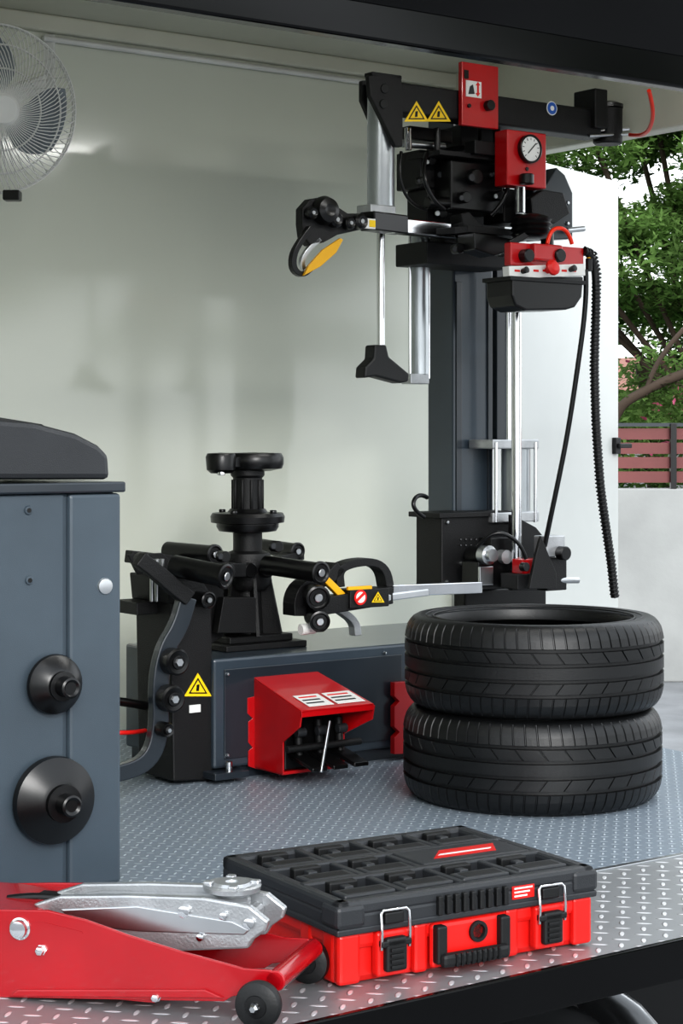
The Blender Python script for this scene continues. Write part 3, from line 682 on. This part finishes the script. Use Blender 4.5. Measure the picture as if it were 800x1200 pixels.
lathe('toggle_a',[(.008,0),(.010,.02),(0,.022)],L(612,318,nk-.03),(0,-1,.2),blk_s,14);lathe('toggle_b',[(.008,0),(.010,.02),(0,.022)],L(668,316,nk-.03),(0,-1,.2),blk_s,14)
rod('control_stem',L(641,290,1.3),L(641,268,1.3),.02,blk_s)
tube('control_cable',[L(686,316,nk),L(688,350,nk),L(678,420,nk+.02),L(664,520,nk+.06),L(646,600,nk+.1),L(638,640,nk+.13)],.008,blk_s)
rod('cable_boot',L(690,318,nk),L(690,303,nk),.011,blk_s);rod('cable_fitting',L(690,306,nk),L(690,298,nk),.008,yel)
path=[(684,294),(694,298),(699,320),(698,370),(696,430),(698,500),(703,570),(710,620),(716,660),(720,700)]
P3=[L(x,y,nk) for x,y in path]
def samp(P,n):
    out=[];Ls=[0]
    for a,b in zip(P,P[1:]): Ls.append(Ls[-1]+(b-a).length)
    for i in range(n):
        d=Ls[-1]*i/(n-1);k=0
        while k<len(P)-2 and Ls[k+1]<d:k+=1
        t=(d-Ls[k])/(Ls[k+1]-Ls[k]);out.append(P[k].lerp(P[k+1],t))
    return out
tube('hose_core',P3,.0125,blk_s)
Q=samp(P3,640);cl_=[]
for i in range(639):
    d=(Q[i+1]-Q[i]).normalized();s1=d.cross(Vector((0,1,0))).normalized();s2=d.cross(s1);a=i*.9
    cl_.append(Q[i]+(s1*math.cos(a)+s2*math.sin(a))*.0125)
tube('hose_spiral',cl_,.0032,rub,kind='POLY')
# pedal unit
a_l,a_r=ax(303,1.36),ax(378,1.36)
tbk=L(303,797,1.36).z;tft=L(352,836,1.15)
zfr=tft.z;yf=1.15
slab('pedal_hood_top',[(a_l,1.385,tbk),(a_l,yf,zfr),(a_r+.025,yf,zfr),(a_r,1.385,tbk)],(0,0,.006),red,.002)
zb=.03
slab('pedal_hood_left',[(a_l,1.385,tbk),(a_l,yf,zfr),(a_l,yf+.01,zfr-.04),(a_l,1.24,zfr-.09),(a_l,1.24,zb),(a_l,1.385,zb)],(.005,0,0),red,.001)
slab('pedal_hood_right',[(a_r,1.385,tbk),(a_r+.025,yf,zfr),(a_r+.025,yf+.01,zfr-.04),(a_r,1.26,zfr-.09),(a_r,1.26,zb),(a_r,1.385,zb)],(.005,0,0),red,.001)
slab('pedal_hood_lip',[(a_l,yf,zfr+.006),(a_r+.025,yf,zfr+.006),(a_r+.025,yf,zfr-.012),(a_l,yf,zfr-.012)],(0,.006,0),red,.001)
box('pedal_base',a_l+.005,a_r,1.25,1.385,zb-.005,zb+.004,red,.001)
f_=lambda t:(1.385+(yf-1.385)*t,tbk+(zfr-tbk)*t+.0075)
for i,(s0,s1) in enumerate(((.10,.48),(.54,.97))):
    A_,B_=a_l+(a_r-a_l)*s0,a_l+(a_r-a_l)*s1
    (y1,z1),(y2,z2)=f_(.62),f_(.93)
    slab('pedal_label_%d'%i,[(A_+.01,y1,z1),(A_+.015,y2,z2),(B_+.015,y2,z2),(B_+.01,y1,z1)],(0,0,.001),wht)
    for r_ in range(3):
        (ya,za),(yb,zb_)=f_(.67+.08*r_),f_(.70+.08*r_)
        slab('pedal_label_print_%d%d'%(i,r_),[(A_+.02,ya,za+.001),(A_+.02,yb,zb_+.001),(B_-.005,yb,zb_+.001),(B_-.005,ya,za+.001)],(0,0,.0006),char if r_ else redp)
box('pedal_mechanism',a_l+.02,a_r-.01,1.26,1.38,.035,.20,blk_s,.004)
for i in range(3):
    x=a_l+.03+i*.07;slab('pedal_%d'%i,[(x,1.27,.075),(x+.05,1.27,.075),(x+.05,1.14,.045),(x,1.14,.045)],(0,0,.012),blk_s,.003)
    rod('pedal_spring_%d'%i,(x+.025,1.24,.06),(x+.025,1.25,.17),.011,char_d)
    rod('pedal_pivot_%d'%i,(x+.01,1.235,.14),(x+.04,1.235,.14),.013,char)
rod('pedal_cross_shaft',(a_l,1.22,.10),(a_r+.03,1.22,.10),.010,char_d)
rod('pedal_lever',L(376,905,1.14),L(386,845,1.18),.0045,sil)
prism('pedal_bracket_left',[(290,818),(303,815),(303,902),(291,898),(291,880),(296,876),(291,870),(291,846),(296,842),(290,836)],nf-.006,.004,red,.001)
prism('second_pedal_guard',[(462,800),(520,795),(520,880),(462,884),(462,864),(468,858),(462,852),(462,828),(468,822),(462,816)],nf-.03,.02,red,.001)
# ---------------------------------------------------------------- light
w_=bpy.data.worlds.new('sky');S.world=w_;w_.use_nodes=True
nt=w_.node_tree;bg=nt.nodes['Background']
tc=nt.nodes.new('ShaderNodeTexCoord');sx=nt.nodes.new('ShaderNodeSeparateXYZ');rp=nt.nodes.new('ShaderNodeValToRGB')
nt.links.new(tc.outputs['Generated'],sx.inputs[0]);nt.links.new(sx.outputs[2],rp.inputs[0]);nt.links.new(rp.outputs[0],bg.inputs[0])
rp.color_ramp.elements[0].position=0;rp.color_ramp.elements[0].color=(.90,.93,.95,1)
rp.color_ramp.elements[1].position=.8;rp.color_ramp.elements[1].color=(.85,.92,1,1)
bg.inputs[1].default_value=1.7
su=bpy.data.lights.new('sun','SUN');su.energy=1.7;su.angle=math.radians(20);su.color=(1,.985,.96)
so=bpy.data.objects.new('sun',su);COL.objects.link(so)
so.rotation_euler=Vector((-.22,.93,-.40)).to_track_quat('-Z','Y').to_euler()
S.view_settings.view_transform='Standard'
try: S.view_settings.look='Medium High Contrast'
except Exception: 
    print('look unavailable')
S.view_settings.exposure=.14
# ---------------------------------------------------------------- camera
cd=bpy.data.cameras.new('camera');cam=bpy.data.objects.new('camera',cd);COL.objects.link(cam)
cam.location=(0,0,H);cam.rotation_euler=(math.radians(90),0,0)
cd.sensor_fit='VERTICAL';cd.sensor_height=36;cd.sensor_width=24;cd.lens=66;cd.shift_y=-90/1200
cd.clip_start=.05;cd.clip_end=200
S.camera=cam
